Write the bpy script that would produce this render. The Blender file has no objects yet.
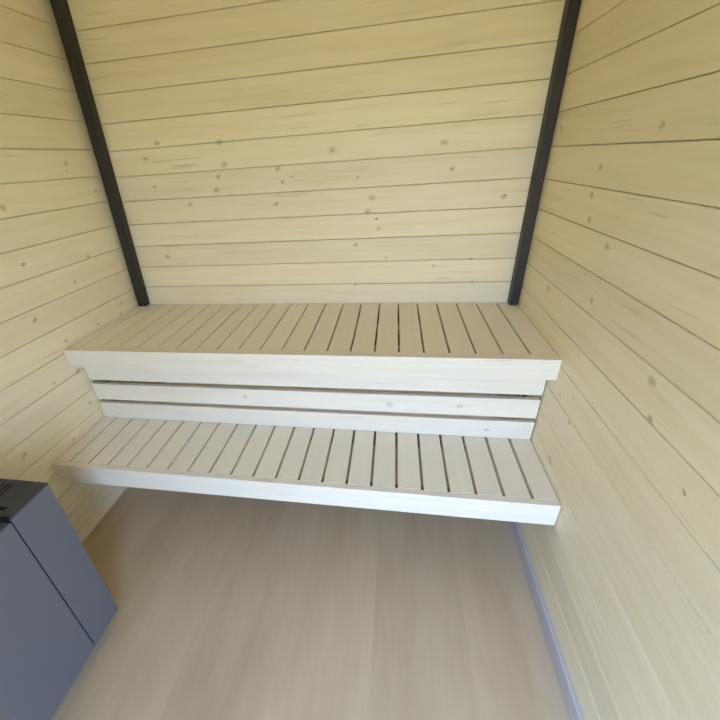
import bpy, bmesh, math
from mathutils import Matrix, Vector

S = bpy.context.scene
COL = S.collection

# ------------------------------------------------------------------ camera
R = [[0.9826371176552886, -0.1822241943710275, -0.03490899585975597],
     [0.17414711421011214, 0.8409281128886776, 0.5123599238482432],
     [-0.06400841834006389, -0.5095431796612703, 0.8580609945932083]]
CAM = (0.4093715, -1.95076538, 0.65073566)
cam = bpy.data.cameras.new('camera')
co = bpy.data.objects.new('camera', cam)
COL.objects.link(co)
m = Matrix.Identity(4)
for i in range(3):
    m[i][0] = R[i][0]
    m[i][1] = R[i][2]
    m[i][2] = -R[i][1]
    m[i][3] = CAM[i]
co.matrix_world = m
cam.sensor_width = 36.0
cam.lens = 387.221 / 720 * 36.0
cam.shift_x = 44.152 / 720
cam.shift_y = 29.34 / 720
cam.clip_start = 0.02
S.camera = co

# ------------------------------------------------------------------ main measures (metres; z = 0 is the upper bench top)
ZF = -0.854            # floor
ZC = 1.36              # ceiling
YF = -2.7             # front wall (behind the camera)
PITCH = 0.108          # wall boards
Z0 = -0.012            # one board joint
ZL = -0.4035           # lower bench top


# ------------------------------------------------------------------ node helpers
class NT:
    def __init__(self, name):
        self.m = bpy.data.materials.new(name)
        self.m.use_nodes = True
        self.t = self.m.node_tree
        self.b = self.t.nodes['Principled BSDF']

    def n(self, kind, **kw):
        x = self.t.nodes.new(kind)
        for k, v in kw.items():
            setattr(x, k, v)
        return x

    def l(self, a, b):
        self.t.links.new(a, b)

    def math(self, op, a, b=None, c=None):
        x = self.n('ShaderNodeMath', operation=op)
        for i, v in enumerate((a, b, c)):
            if v is None:
                continue
            if isinstance(v, (int, float)):
                x.inputs[i].default_value = v
            else:
                self.l(v, x.inputs[i])
        return x.outputs[0]

    def comb(self, a, b, c=0.0):
        x = self.n('ShaderNodeCombineXYZ')
        for i, v in enumerate((a, b, c)):
            if isinstance(v, (int, float)):
                x.inputs[i].default_value = v
            else:
                self.l(v, x.inputs[i])
        return x.outputs[0]

    def noise(self, vec, scale=1.0, detail=3.0, rough=0.55, dist=0.0):
        x = self.n('ShaderNodeTexNoise')
        self.l(vec, x.inputs['Vector'])
        x.inputs['Scale'].default_value = scale
        x.inputs['Detail'].default_value = detail
        x.inputs['Roughness'].default_value = rough
        x.inputs['Distortion'].default_value = dist
        return x.outputs['Fac']

    def rng(self, v, a, b, c, d, smooth=False):
        x = self.n('ShaderNodeMapRange')
        if smooth:
            x.interpolation_type = 'SMOOTHSTEP'
        self.l(v, x.inputs[0])
        for i, w in enumerate((a, b, c, d)):
            x.inputs[i + 1].default_value = w
        return x.outputs[0]

    def mix(self, fac, a, b, mode='MIX'):
        x = self.n('ShaderNodeMix', data_type='RGBA', blend_type=mode)
        for s, v in ((0, fac), (6, a), (7, b)):
            if isinstance(v, (int, float)):
                x.inputs[s].default_value = v
            elif isinstance(v, tuple):
                x.inputs[s].default_value = (*v, 1.0)
            else:
                self.l(v, x.inputs[s])
        return x.outputs[2]


def lin(r, g, b):
    f = lambda c: c / 12.92 if c <= 0.04045 else ((c + 0.055) / 1.055) ** 2.4
    return (f(r / 255), f(g / 255), f(b / 255))


def wood(name, light, dark, along, across, pitch=None, off=0.0, knots=(), grain=1.0, tone=0.10,
         knot_dark=(0.11, 0.06, 0.026), rough=0.5, spec=0.3, streak=40.0, seed=0.0, streaks=True):
    """Board timber: grain runs on one object axis, boards repeat across another."""
    M = NT(name)
    tc = M.n('ShaderNodeTexCoord')
    sp = M.n('ShaderNodeSeparateXYZ')
    M.l(tc.outputs['Object'], sp.inputs[0])
    A = sp.outputs['XYZ'.index(along)]
    B = sp.outputs['XYZ'.index(across)]
    if pitch:
        idx = M.math('FLOOR', M.math('DIVIDE', M.math('SUBTRACT', B, off), pitch))
    else:
        idx = M.math('MULTIPLY', B, 0.0)
    wn = M.n('ShaderNodeTexWhiteNoise', noise_dimensions='1D')
    M.l(M.math('ADD', idx, seed + 0.37), wn.inputs['W'])
    rnd = wn.outputs['Value']
    # knots at their places
    kv = None
    if knots:
        wob = M.noise(M.comb(M.math('MULTIPLY', A, 70), M.math('MULTIPLY', B, 95)), 1.0, 3.0)
        wob = M.math('MULTIPLY', M.math('SUBTRACT', wob, 0.5), 0.024)
        kvec = M.comb(M.math('ADD', M.math('MULTIPLY', A, 0.72), wob), M.math('ADD', B, wob))
        for (a, b, r) in knots:
            r *= 0.82
            d = M.n('ShaderNodeVectorMath', operation='DISTANCE')
            M.l(kvec, d.inputs[0])
            d.inputs[1].default_value = (a * 0.72, b, 0)
            big = min(1.0, max(0.0, (r - 0.006) / 0.016))
            v = M.rng(d.outputs['Value'], 0.0, r * 1.25, 1.05 - 0.5 * big, 0.0)
            kv = v if kv is None else M.math('MAXIMUM', kv, v)
    Bw = B if kv is None else M.math('ADD', B, M.math('MULTIPLY', kv, 0.012))
    ax = M.math('ADD', A, M.math('MULTIPLY', rnd, 17.0))
    wavy = M.noise(M.comb(M.math('MULTIPLY', ax, 1.6), M.math('MULTIPLY', Bw, 5), rnd), 1.0, 2.0)
    Bv = M.math('ADD', Bw, M.math('MULTIPLY', wavy, 0.05))
    g1 = M.noise(M.comb(M.math('MULTIPLY', ax, 1.3), M.math('MULTIPLY', Bv, streak), rnd), 1.0, 3.0, 0.6)
    g2 = M.noise(M.comb(M.math('MULTIPLY', ax, 5.0), M.math('MULTIPLY', Bv, streak * 6), rnd), 1.0, 3.0, 0.65)
    g3 = M.noise(M.comb(M.math('MULTIPLY', ax, 2.2), M.math('MULTIPLY', B, 9.0), rnd), 1.0, 2.0)
    g = M.math('ADD', M.math('MULTIPLY', M.rng(g1, 0.38, 0.72, 0, 1, True), 0.50),
               M.math('ADD', M.math('MULTIPLY', M.rng(g2, 0.45, 0.75, 0, 1), 0.22),
                      M.math('MULTIPLY', M.rng(g3, 0.40, 0.75, 0, 1, True), 0.28)))
    g = M.math('MULTIPLY', g, grain)
    col = M.mix(g, light, dark)
    val = M.math('ADD', 1.0 - tone / 2, M.math('MULTIPLY', rnd, tone))
    hsv = M.n('ShaderNodeHueSaturation')
    M.l(col, hsv.inputs['Color'])
    M.l(val, hsv.inputs['Value'])
    col = hsv.outputs[0]
    if streaks:
        sn = M.noise(M.comb(M.math('MULTIPLY', ax, 4.0), M.math('MULTIPLY', Bv, 130.0), rnd), 1.0, 1.0, 0.4)
        sm = M.noise(M.comb(M.math('MULTIPLY', ax, 3.0), M.math('MULTIPLY', B, 22.0), M.math('ADD', rnd, 7.0)), 1.0, 1.0)
        sv = M.math('MULTIPLY', M.rng(sn, 0.60, 0.78, 0.0, 1.0, True), M.rng(sm, 0.50, 0.66, 0.0, 0.42, True))
        col = M.mix(sv, col, (dark[0] * 0.62, dark[1] * 0.54, dark[2] * 0.42))
    if kv is not None:
        halo = M.rng(kv, 0.05, 0.45, 0.0, 0.22, True)
        cr = M.n('ShaderNodeValToRGB')
        M.l(kv, cr.inputs[0])
        e = cr.color_ramp.elements
        e[0].position, e[0].color = 0.34, (0, 0, 0, 1)
        e[1].position, e[1].color = 1.0, (0.85, 0.85, 0.85, 1)
        for p, q in ((0.46, 0.30), (0.56, 0.16), (0.74, 0.34)):
            x = e.new(p)
            x.color = (q, q, q, 1)
        core = cr.outputs[0]
        col = M.mix(halo, col, (dark[0] * 0.62, dark[1] * 0.52, dark[2] * 0.42))
        col = M.mix(core, col, knot_dark)
    M.l(col, M.b.inputs['Base Color'])
    M.b.inputs['Roughness'].default_value = rough
    M.b.inputs['Specular IOR Level'].default_value = spec
    bp = M.n('ShaderNodeBump')
    bp.inputs['Strength'].default_value = 0.22
    bp.inputs['Distance'].default_value = 0.002
    M.l(g, bp.inputs['Height'])
    M.l(bp.outputs[0], M.b.inputs['Normal'])
    return M.m


def plain(name, c, rough=0.5, metal=0.0, spec=0.5, speck=0.06, scale=220.0):
    M = NT(name)
    tc = M.n('ShaderNodeTexCoord')
    f = M.noise(tc.outputs['Object'], scale, 3.0)
    col = M.mix(M.rng(f, 0.3, 0.7, 0, 1), tuple(x * (1 - speck) for x in c), tuple(x * (1 + speck) for x in c))
    M.l(col, M.b.inputs['Base Color'])
    M.b.inputs['Roughness'].default_value = rough
    M.b.inputs['Metallic'].default_value = metal
    M.b.inputs['Specular IOR Level'].default_value = spec
    bp = M.n('ShaderNodeBump')
    bp.inputs['Strength'].default_value = 0.08
    bp.inputs['Distance'].default_value = 0.001
    M.l(f, bp.inputs['Height'])
    M.l(bp.outputs[0], M.b.inputs['Normal'])
    return M.m


# ------------------------------------------------------------------ mesh helpers
def box(bm, x0, x1, y0, y1, z0, z1, bev=0.0, seg=2):
    r = bmesh.ops.create_cube(bm, size=1.0)
    vs = r['verts']
    for v in vs:
        v.co = Vector((x0 + (v.co.x + .5) * (x1 - x0), y0 + (v.co.y + .5) * (y1 - y0), z0 + (v.co.z + .5) * (z1 - z0)))
    if bev:
        es = list({e for v in vs for e in v.link_edges})
        bmesh.ops.bevel(bm, geom=es, offset=bev, segments=seg, profile=0.5, affect='EDGES')


def prism(bm, poly, x0, x1, axis='x', bev=0.0):
    """Extrude a closed outline: axis 'x' takes (y, z) points, axis 'z' takes (x, y) points."""
    def P(p, t):
        return (t, p[0], p[1]) if axis == 'x' else (p[0], p[1], t)
    a = [bm.verts.new(P(p, x0)) for p in poly]
    b = [bm.verts.new(P(p, x1)) for p in poly]
    n = len(poly)
    fs = [bm.faces.new(a), bm.faces.new(b)]
    for i in range(n):
        fs.append(bm.faces.new((a[i], a[(i + 1) % n], b[(i + 1) % n], b[i])))
    bmesh.ops.recalc_face_normals(bm, faces=fs)
    if bev:
        es = list({e for f in fs for e in f.edges})
        bmesh.ops.bevel(bm, geom=es, offset=bev, segments=2, profile=0.5, affect='EDGES')


def obj(name, bm, mat, parent=None):
    me = bpy.data.meshes.new(name)
    bmesh.ops.recalc_face_normals(bm, faces=bm.faces[:])
    bm.to_mesh(me)
    bm.free()
    me.materials.append(mat)
    o = bpy.data.objects.new(name, me)
    COL.objects.link(o)
    if parent:
        o.parent = parent
        o.matrix_parent_inverse = Matrix.Translation(-parent.location)
    return o


def thing(name, label, cat, loc=(0, 0, 0), group=None):
    o = bpy.data.objects.new(name, None)
    COL.objects.link(o)
    o.location = loc
    o.empty_display_size = 0.1
    o['label'] = label
    o['category'] = cat
    if group:
        o['group'] = group
    return o


def struct(name, bm, mat):
    o = obj(name, bm, mat)
    o['kind'] = 'structure'
    return o


# ------------------------------------------------------------------ materials
PINE_L, PINE_D = lin(236, 225, 197), lin(225, 210, 174)
KB = [(0.138, 0.681, 0.0259), (0.603, 0.677, 0.0164), (-0.112, 0.626, 0.0158), (-0.098, 0.572, 0.0137), (-0.052, 0.59, 0.0068), (0.245, 0.571, 0.008), (0.644, 0.58, 0.0127), (-0.137, 0.483, 0.0141), (0.311, 0.487, 0.018), (0.292, 0.43, 0.0137), (0.332, 0.398, 0.0092), (0.34, 0.357, 0.0093), (0.235, 0.286, 0.012), (0.603, 0.18, 0.0081), (0.769, 0.207, 0.0084), (0.229, 0.093, 0.0086), (-0.674, 0.761, 0.0161), (-0.372, 0.743, 0.0179), (-0.364, 0.658, 0.0184), (-0.749, 0.704, 0.0141), (-0.738, 0.587, 0.0083), (-0.404, 0.611, 0.0117), (-0.422, 0.556, 0.019), (-0.575, 0.36, 0.0081), (-0.573, 0.502, 0.0122), (-0.762, 0.258, 0.0159), (0.868, 0.464, 0.0128), (0.379, 0.222, 0.0072), (0.787, 0.104, 0.0072)]
KR = [(-0.118, 0.692, 0.0146), (-0.518, 0.577, 0.0117), (-0.508, 0.504, 0.0152), (-0.537, 0.437, 0.0154), (-0.767, 0.667, 0.0136), (-0.689, 0.388, 0.014), (-0.71, 0.303, 0.0057), (-0.351, 0.171, 0.0191), (-0.696, 0.237, 0.012), (-0.748, -0.346, 0.0164), (-0.791, -0.148, 0.0082), (-1.067, 0.167, 0.0182), (-1.277, 0.03, 0.007), (-0.772, -0.062, 0.0055), (-1.111, 0.092, 0.0137), (-0.717, 0.063, 0.0063), (-0.702, -0.0, 0.0053), (-0.678, -0.108, 0.007)]
KL = [(-0.22, 0.706, 0.0131), (-0.229, 0.677, 0.007), (-0.085, 0.588, 0.0096), (-0.617, 0.571, 0.0183), (-0.633, 0.374, 0.0117), (-0.281, 0.326, 0.0142), (-0.243, 0.125, 0.0101), (-0.16, 0.059, 0.0107), (-0.192, 0.011, 0.0107), (-0.376, 0.025, 0.0118), (-0.69, 0.167, 0.0121), (-0.59, 0.032, 0.0133), (-0.767, -0.379, 0.0092), (-0.994, -0.286, 0.0159), (-0.595, -0.118, 0.0139), (-0.734, -0.101, 0.0086), (-0.603, -0.288, 0.0121), (-0.416, 0.244, 0.0091)]
ROWS = {'back': (-0.008, 0.1075), 'left': (-0.013, 0.110), 'right': (-0.025, 0.110), 'front': (-0.012, 0.108)}   # board joint, board pitch
M_back = wood('pine_back', PINE_L, PINE_D, 'X', 'Z', 0.1075, -0.008, KB, seed=1)
M_left = wood('pine_left', PINE_L, PINE_D, 'Y', 'Z', 0.110, -0.013, KL, seed=20)
M_right = wood('pine_right', PINE_L, PINE_D, 'Y', 'Z', 0.110, -0.025, KR, seed=40)
M_front = wood('pine_front', PINE_L, PINE_D, 'X', 'Z', PITCH, Z0, seed=60)
M_ceil = wood('pine_ceiling', PINE_L, PINE_D, 'Y', 'X', PITCH, 0.0, seed=80)
BEN_L, BEN_D = lin(237, 230, 216), lin(229, 220, 203)
M_slat = wood('bench_slat_timber', BEN_L, BEN_D, 'Y', 'X', 0.0926, -0.941, tone=0.03, seed=5, grain=0.45, streaks=False)
FAS_L, FAS_D = lin(234, 226, 213), lin(222, 211, 194)
M_fascia = wood('whitewashed_board', FAS_L, FAS_D, 'X', 'Z', 0.1, 0.01, [(0.05, -0.02, 0.006)], seed=9, grain=0.8, tone=0.04,
                knot_dark=lin(150, 135, 120))
M_riser = wood('whitewashed_riser', FAS_L, FAS_D, 'X', 'Z', 0.107, -0.4135,
               [(0.42, -0.255, 0.02), (0.70, -0.25, 0.012), (-0.22, -0.245, 0.013), (0.82, -0.36, 0.012), (-0.55, -0.35, 0.008)],
               seed=12, grain=0.8, tone=0.03, knot_dark=lin(170, 160, 150))
M_batten = wood('raw_batten', lin(150, 112, 70), lin(120, 84, 48), 'X', 'Y', seed=3)
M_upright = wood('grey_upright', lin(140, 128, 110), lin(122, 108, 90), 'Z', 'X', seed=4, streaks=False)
M_floor = wood('floor_vinyl', lin(204, 183, 154), lin(180, 154, 121), 'Y', 'X', 0.33, 0.06, seed=33, tone=0.06, rough=0.42, spec=0.4,
               streak=7.0, grain=0.8, streaks=False)
M_black = plain('black_steel', lin(47, 45, 44), 0.45, 0.0, 0.4, 0.15, 90)
M_base = plain('white_trim', lin(192, 188, 192), 0.45, 0.0, 0.4, 0.02)
M_steel = plain('grey_enamel', lin(99, 101, 109), 0.40, 0.0, 0.5, 0.04, 400)
M_dark = plain('charcoal_enamel', lin(56, 58, 66), 0.5, 0.0, 0.4, 0.08, 300)
M_hole = plain('dark_cavity', lin(22, 22, 24), 0.7, 0.0, 0.2, 0.1)
M_chrome = plain('bare_metal', lin(170, 172, 176), 0.3, 0.9, 0.5, 0.04, 300)
M_stone = plain('sauna_stone', lin(96, 96, 98), 0.85, 0.0, 0.3, 0.25, 60)
M_ground = plain('sunlit_ground', lin(196, 172, 116), 0.9, 0.0, 0.1, 0.1, 3)

# ------------------------------------------------------------------ room shell
ks = [k for k in range(-9, 14)]


def plank_rows(side):
    z0, pitch = ROWS[side]
    for k in ks:
        a, b = z0 + pitch * k, z0 + pitch * (k + 1)
        a, b = max(a, ZF), min(b, ZC)
        if b - a > 0.02:
            yield a + 0.0009, b - 0.0009


BV = 0.0022
bm = bmesh.new()
for a, b in plank_rows('back'):
    box(bm, -1.0, 1.0, 0.0, 0.022, a, b, BV, 1)
box(bm, -1.1, 1.1, 0.0205, 0.09, ZF - 0.05, ZC + 0.05)
struct('wall_back', bm, M_back)
for nm, s, mt in (('wall_left', -1, M_left), ('wall_right', 1, M_right)):
    bm = bmesh.new()
    for a, b in plank_rows(nm[5:]):
        x0, x1 = sorted((s * 1.0, s * 1.022))
        box(bm, x0, x1, YF, 0.0, a, b, BV, 1)
    x0, x1 = sorted((s * 1.0205, s * 1.09))
    box(bm, x0, x1, YF - 0.09, 0.0205, ZF - 0.05, ZC + 0.05)
    struct(nm, bm, mt)

# front wall; its unseen doorway is assumed, sized and placed to shape the daylight
DX0, DX1, DZ1 = 0.16, 0.94, 1.0
bm = bmesh.new()
for a, b in plank_rows('front'):
    if b <= DZ1 + 0.03:
        box(bm, -1.0, DX0, YF - 0.022, YF, a, b, BV, 1)
        box(bm, DX1, 1.0, YF - 0.022, YF, a, b, BV, 1)
    else:
        box(bm, -1.0, 1.0, YF - 0.022, YF, a, b, BV, 1)
box(bm, -1.02, DX0, YF - 0.09, YF - 0.0205, ZF - 0.05, ZC + 0.05)
box(bm, DX1, 1.02, YF - 0.09, YF - 0.0205, ZF - 0.05, ZC + 0.05)
box(bm, DX0, DX1, YF - 0.09, YF - 0.0205, DZ1 + 0.03, ZC + 0.05)
struct('wall_front', bm, M_front)
bm = bmesh.new()
for x0, x1, z0, z1 in ((DX0 - 0.05, DX0 + 0.01, ZF, DZ1 + 0.05), (DX1 - 0.01, DX1 + 0.05, ZF, DZ1 + 0.05), (DX0, DX1, DZ1 - 0.01, DZ1 + 0.05)):
    box(bm, x0, x1, YF - 0.1, YF + 0.015, z0, z1, 0.003)
struct('door_1', bm, M_black)

bm = bmesh.new()
for i in range(-10, 10):
    x0, x1 = max(-1.0, i * PITCH), min(1.0, (i + 1) * PITCH)
    if x1 - x0 > 0.02:
        box(bm, x0 + 0.0009, x1 - 0.0009, YF, 0.0, ZC, ZC + 0.02, BV, 1)
box(bm, -1.1, 1.1, YF - 0.1, 0.1, ZC + 0.0185, ZC + 0.1)
struct('ceiling', bm, M_ceil)
bm = bmesh.new()
box(bm, -1.1, 1.1, YF - 0.1, 0.1, ZF - 0.06, ZF)
struct('floor', bm, M_floor)
bm = bmesh.new()
box(bm, 0.986, 1.0, YF + 0.02, 0.0, ZF, ZF + 0.068, 0.003)
struct('baseboard_right', bm, M_base)
bm = bmesh.new()
box(bm, -60, 60, -80, 60, ZF - 0.4, ZF - 0.2)
struct('ground', bm, M_ground)

# ------------------------------------------------------------------ benches
PS = 0.0926
XJ = -0.942
E0, E1 = -0.996, 0.997


def slat_edges(gap, n=21, xj=XJ, ps=PS):
    xs = [xj + ps * i for i in range(n)]
    edges = [E0] + xs + [E1]
    for i in range(len(edges) - 1):
        yield (edges[i] + (gap / 2 if i else 0), edges[i + 1] - (gap / 2 if i < n else 0))


ub = thing('upper_bench', 'upper sauna bench of pale slats with whitewashed front boards against the back wall', 'bench', (0, -0.3, ZF))
UF, UT = -0.625, 0.042     # fascia front, thickness
bm = bmesh.new()
for a, b in slat_edges(0.0075):
    box(bm, a, b, UF + UT + 0.0008, -0.002, -0.026, 0.0, 0.001)
obj('slatted_seat', bm, M_slat, ub)
bm = bmesh.new()
box(bm, -0.999, 0.9995, UF, UF + UT, -0.080, 0.0008, 0.0015)
obj('front_fascia', bm, M_fascia, ub)
for a, b in ((-0.1856, -0.0805), (-0.2947, -0.2076), (-0.4015, -0.3143)):
    bm = bmesh.new()
    box(bm, E0 + 0.001, E1 - 0.001, -0.557, -0.533, a, b, 0.0025)
    obj('riser_board', bm, M_riser, ub)
for y0, y1 in ((-0.075, -0.03), (-0.335, -0.29), (-0.533, -0.488)):
    bm = bmesh.new()
    box(bm, E0 + 0.002, E1 - 0.002, y0, y1, -0.086, -0.0265, 0.002)
    obj('support_batten', bm, M_batten, ub)
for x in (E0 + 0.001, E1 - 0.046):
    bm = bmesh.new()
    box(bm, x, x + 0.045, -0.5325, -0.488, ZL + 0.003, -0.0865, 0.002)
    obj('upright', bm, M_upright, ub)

lb = thing('lower_bench', 'lower sauna step bench of pale slats with a white front rail below the upper bench', 'bench', (0, -0.75, ZF))
LF, LT = -0.914, 0.026
bm = bmesh.new()
for a, b in slat_edges(0.0105, xj=-0.932, ps=0.0924):
    box(bm, a, b, LF + LT + 0.001, -0.47, ZL - 0.026, ZL + 0.0008, 0.0012)
obj('slatted_seat', bm, M_slat, lb)
bm = bmesh.new()
box(bm, -0.999, E1, LF, LF + LT, ZL - 0.095, ZL, 0.0015)
obj('front_fascia', bm, M_fascia, lb)
for y0, y1 in ((-0.887, -0.842), (-0.545, -0.50)):
    bm = bmesh.new()
    box(bm, E0 + 0.002, E1 - 0.002, y0, y1, ZL - 0.086, ZL - 0.0265, 0.002)
    obj('support_batten', bm, M_batten, lb)
for x0, x1 in ((E0, E0 + 0.03), (E1 - 0.03, E1)):
    bm = bmesh.new()
    box(bm, x0, x1, -0.84, -0.547, ZL - 0.075, ZL - 0.0265, 0.002)
    obj('wall_cleat', bm, M_batten, lb)

# ------------------------------------------------------------------ black corner posts
for x0, x1, y0, lab in ((-0.993, -0.943, -0.043, 'black square post standing on the bench in the left back corner'),
                        (0.961, 0.999, -0.05, 'black square post standing on the bench in the right back corner')):
    bm = bmesh.new()
    box(bm, x0, x1, y0, -0.001, 0.0012, ZC - 0.001, 0.003)
    if x0 < 0:      # this one leans a touch out of plumb
        for v in bm.verts:
            v.co.x += 0.019 * (v.co.z - 0.0012)
    o = obj('corner_post', bm, M_black)
    o['label'] = lab
    o['category'] = 'post'
    o['group'] = 'black corner posts'

# ------------------------------------------------------------------ sauna heater at the left wall
HX0, HX1 = -0.955, -0.586
HY1, HYS, HY0 = -1.255, -1.392, -1.66
HT = ZF + 0.72
st = thing('sauna_heater', 'grey metal sauna heater with vent slots in its dark lid by the left wall', 'heater', (-0.767, -1.45, ZF))
bm = bmesh.new()
box(bm, HX0, HX1, HYS + 0.002, HY1, ZF + 0.06, HT - 0.004, 0.002)
obj('rear_body', bm, M_steel, st)
bm = bmesh.new()
box(bm, HX0, HX1 + 0.002, HY0, HYS - 0.002, ZF + 0.06, HT - 0.010, 0.004)
obj('front_body', bm, M_steel, st)
bm = bmesh.new()
box(bm, HX0 + 0.006, HX1 - 0.004, HYS - 0.0025, HYS + 0.0025, ZF + 0.064, HT - 0.012)
obj('seam', bm, M_hole, st)
for x in (HX0 + 0.04, HX1 - 0.08):
    for y in (HY0 + 0.05, HY1 - 0.07):
        bm = bmesh.new()
        box(bm, x, x + 0.035, y - 0.02, y + 0.02, ZF, ZF + 0.0605, 0.003)
        obj('foot', bm, M_dark, st)
# top plate over the rear, cut by a row of vent slots and one long slot before the lid
bm = bmesh.new()
SY0, SY1 = -1.345, -1.272
TY0, TY1 = -1.369, -1.354
SX = -0.628
xs = [-0.690 - 0.0155 * i for i in range(15)]
zt0, zt1 = HT - 0.004, HT + 0.001
box(bm, HX0, HX1, SY1, HY1, zt0, zt1)
box(bm, HX0, HX1, TY1, SY0, zt0, zt1)
box(bm, HX0, HX1, HYS + 0.002, TY0, zt0, zt1)
box(bm, SX, HX1, TY0, TY1, zt0, zt1)
box(bm, HX0, HX0 + 0.03, TY0, TY1, zt0, zt1)
edge = HX1
for x in xs:
    box(bm, x, edge, SY0, SY1, zt0, zt1)
    edge = x - 0.0075
box(bm, HX0, edge, SY0, SY1, zt0, zt1)
tp = obj('top_plate', bm, M_dark, st)
bm = bmesh.new()
box(bm, HX0 + 0.02, HX1 - 0.04, TY0 - 0.002, SY1 + 0.002, HT - 0.0045, HT - 0.0035)
obj('vent_recess', bm, M_hole, tp)
# front lid with its rolled lip
bm = bmesh.new()
prism(bm, [(HY0 + 0.004, HT - 0.010), (HYS - 0.010, HT - 0.010), (HYS - 0.010, HT - 0.004), (HYS - 0.016, HT - 0.001), (HY0 + 0.004, HT - 0.001)], HX0 + 0.004, HX1 - 0.012, 'x', 0.001)
obj('front_lid', bm, M_dark, st)
bm = bmesh.new()
pts = [(HYS - 0.0015 + 0.0055 * math.cos(t * math.pi / 6), HT + 0.001 + 0.0055 * math.sin(t * math.pi / 6)) for t in range(12)]
prism(bm, pts, HX0 + 0.002, HX1 - 0.003, 'x')
obj('lid_lip', bm, M_hole, st)

# ------------------------------------------------------------------ daylight
w = bpy.data.worlds.new('sky')
S.world = w
w.use_nodes = True
nt = w.node_tree
bg = nt.nodes['Background']
tc = nt.nodes.new('ShaderNodeTexCoord')
sp = nt.nodes.new('ShaderNodeSeparateXYZ')
nt.links.new(tc.outputs['Generated'], sp.inputs[0])
rp = nt.nodes.new('ShaderNodeValToRGB')
nt.links.new(sp.outputs['Z'], rp.inputs[0])
rp.color_ramp.elements[0].position = 0.0
rp.color_ramp.elements[0].color = (0.53, 0.715, 1.0, 1)
rp.color_ramp.elements[1].position = 0.7
rp.color_ramp.elements[1].color = (0.30, 0.52, 1.0, 1)
nt.links.new(rp.outputs[0], bg.inputs[0])
bg.inputs[1].default_value = 12.5

sun = bpy.data.lights.new('sun', 'SUN')
sun.energy = 14.5
sun.angle = 0.009
sun.color = (1.0, 0.9, 0.72)
so = bpy.data.objects.new('sun', sun)
COL.objects.link(so)
so.rotation_euler = Vector((0.25, -0.55, -0.8)).to_track_quat('-Z', 'Y').to_euler()
so.location = (0, 5, 8)

pl = bpy.data.lights.new('doorway_portal', 'AREA')
pl.shape = 'RECTANGLE'
pl.size = DX1 - DX0
pl.size_y = DZ1 - ZF
pl.cycles.is_portal = True
po = bpy.data.objects.new('doorway_portal', pl)
COL.objects.link(po)
po.location = ((DX0 + DX1) / 2, YF - 0.06, (ZF + DZ1) / 2)
po.rotation_euler = Vector((0, 1, 0)).to_track_quat('-Z', 'Y').to_euler()

# ------------------------------------------------------------------ colour management
vs = S.view_settings
vs.view_transform = 'Standard'
vs.look = 'None'
vs.gamma = 1.0
vs.use_curve_mapping = False
vs.exposure = 0.41
S.cycles.use_denoising = True
S.cycles.max_bounces = 14
S.cycles.diffuse_bounces = 10
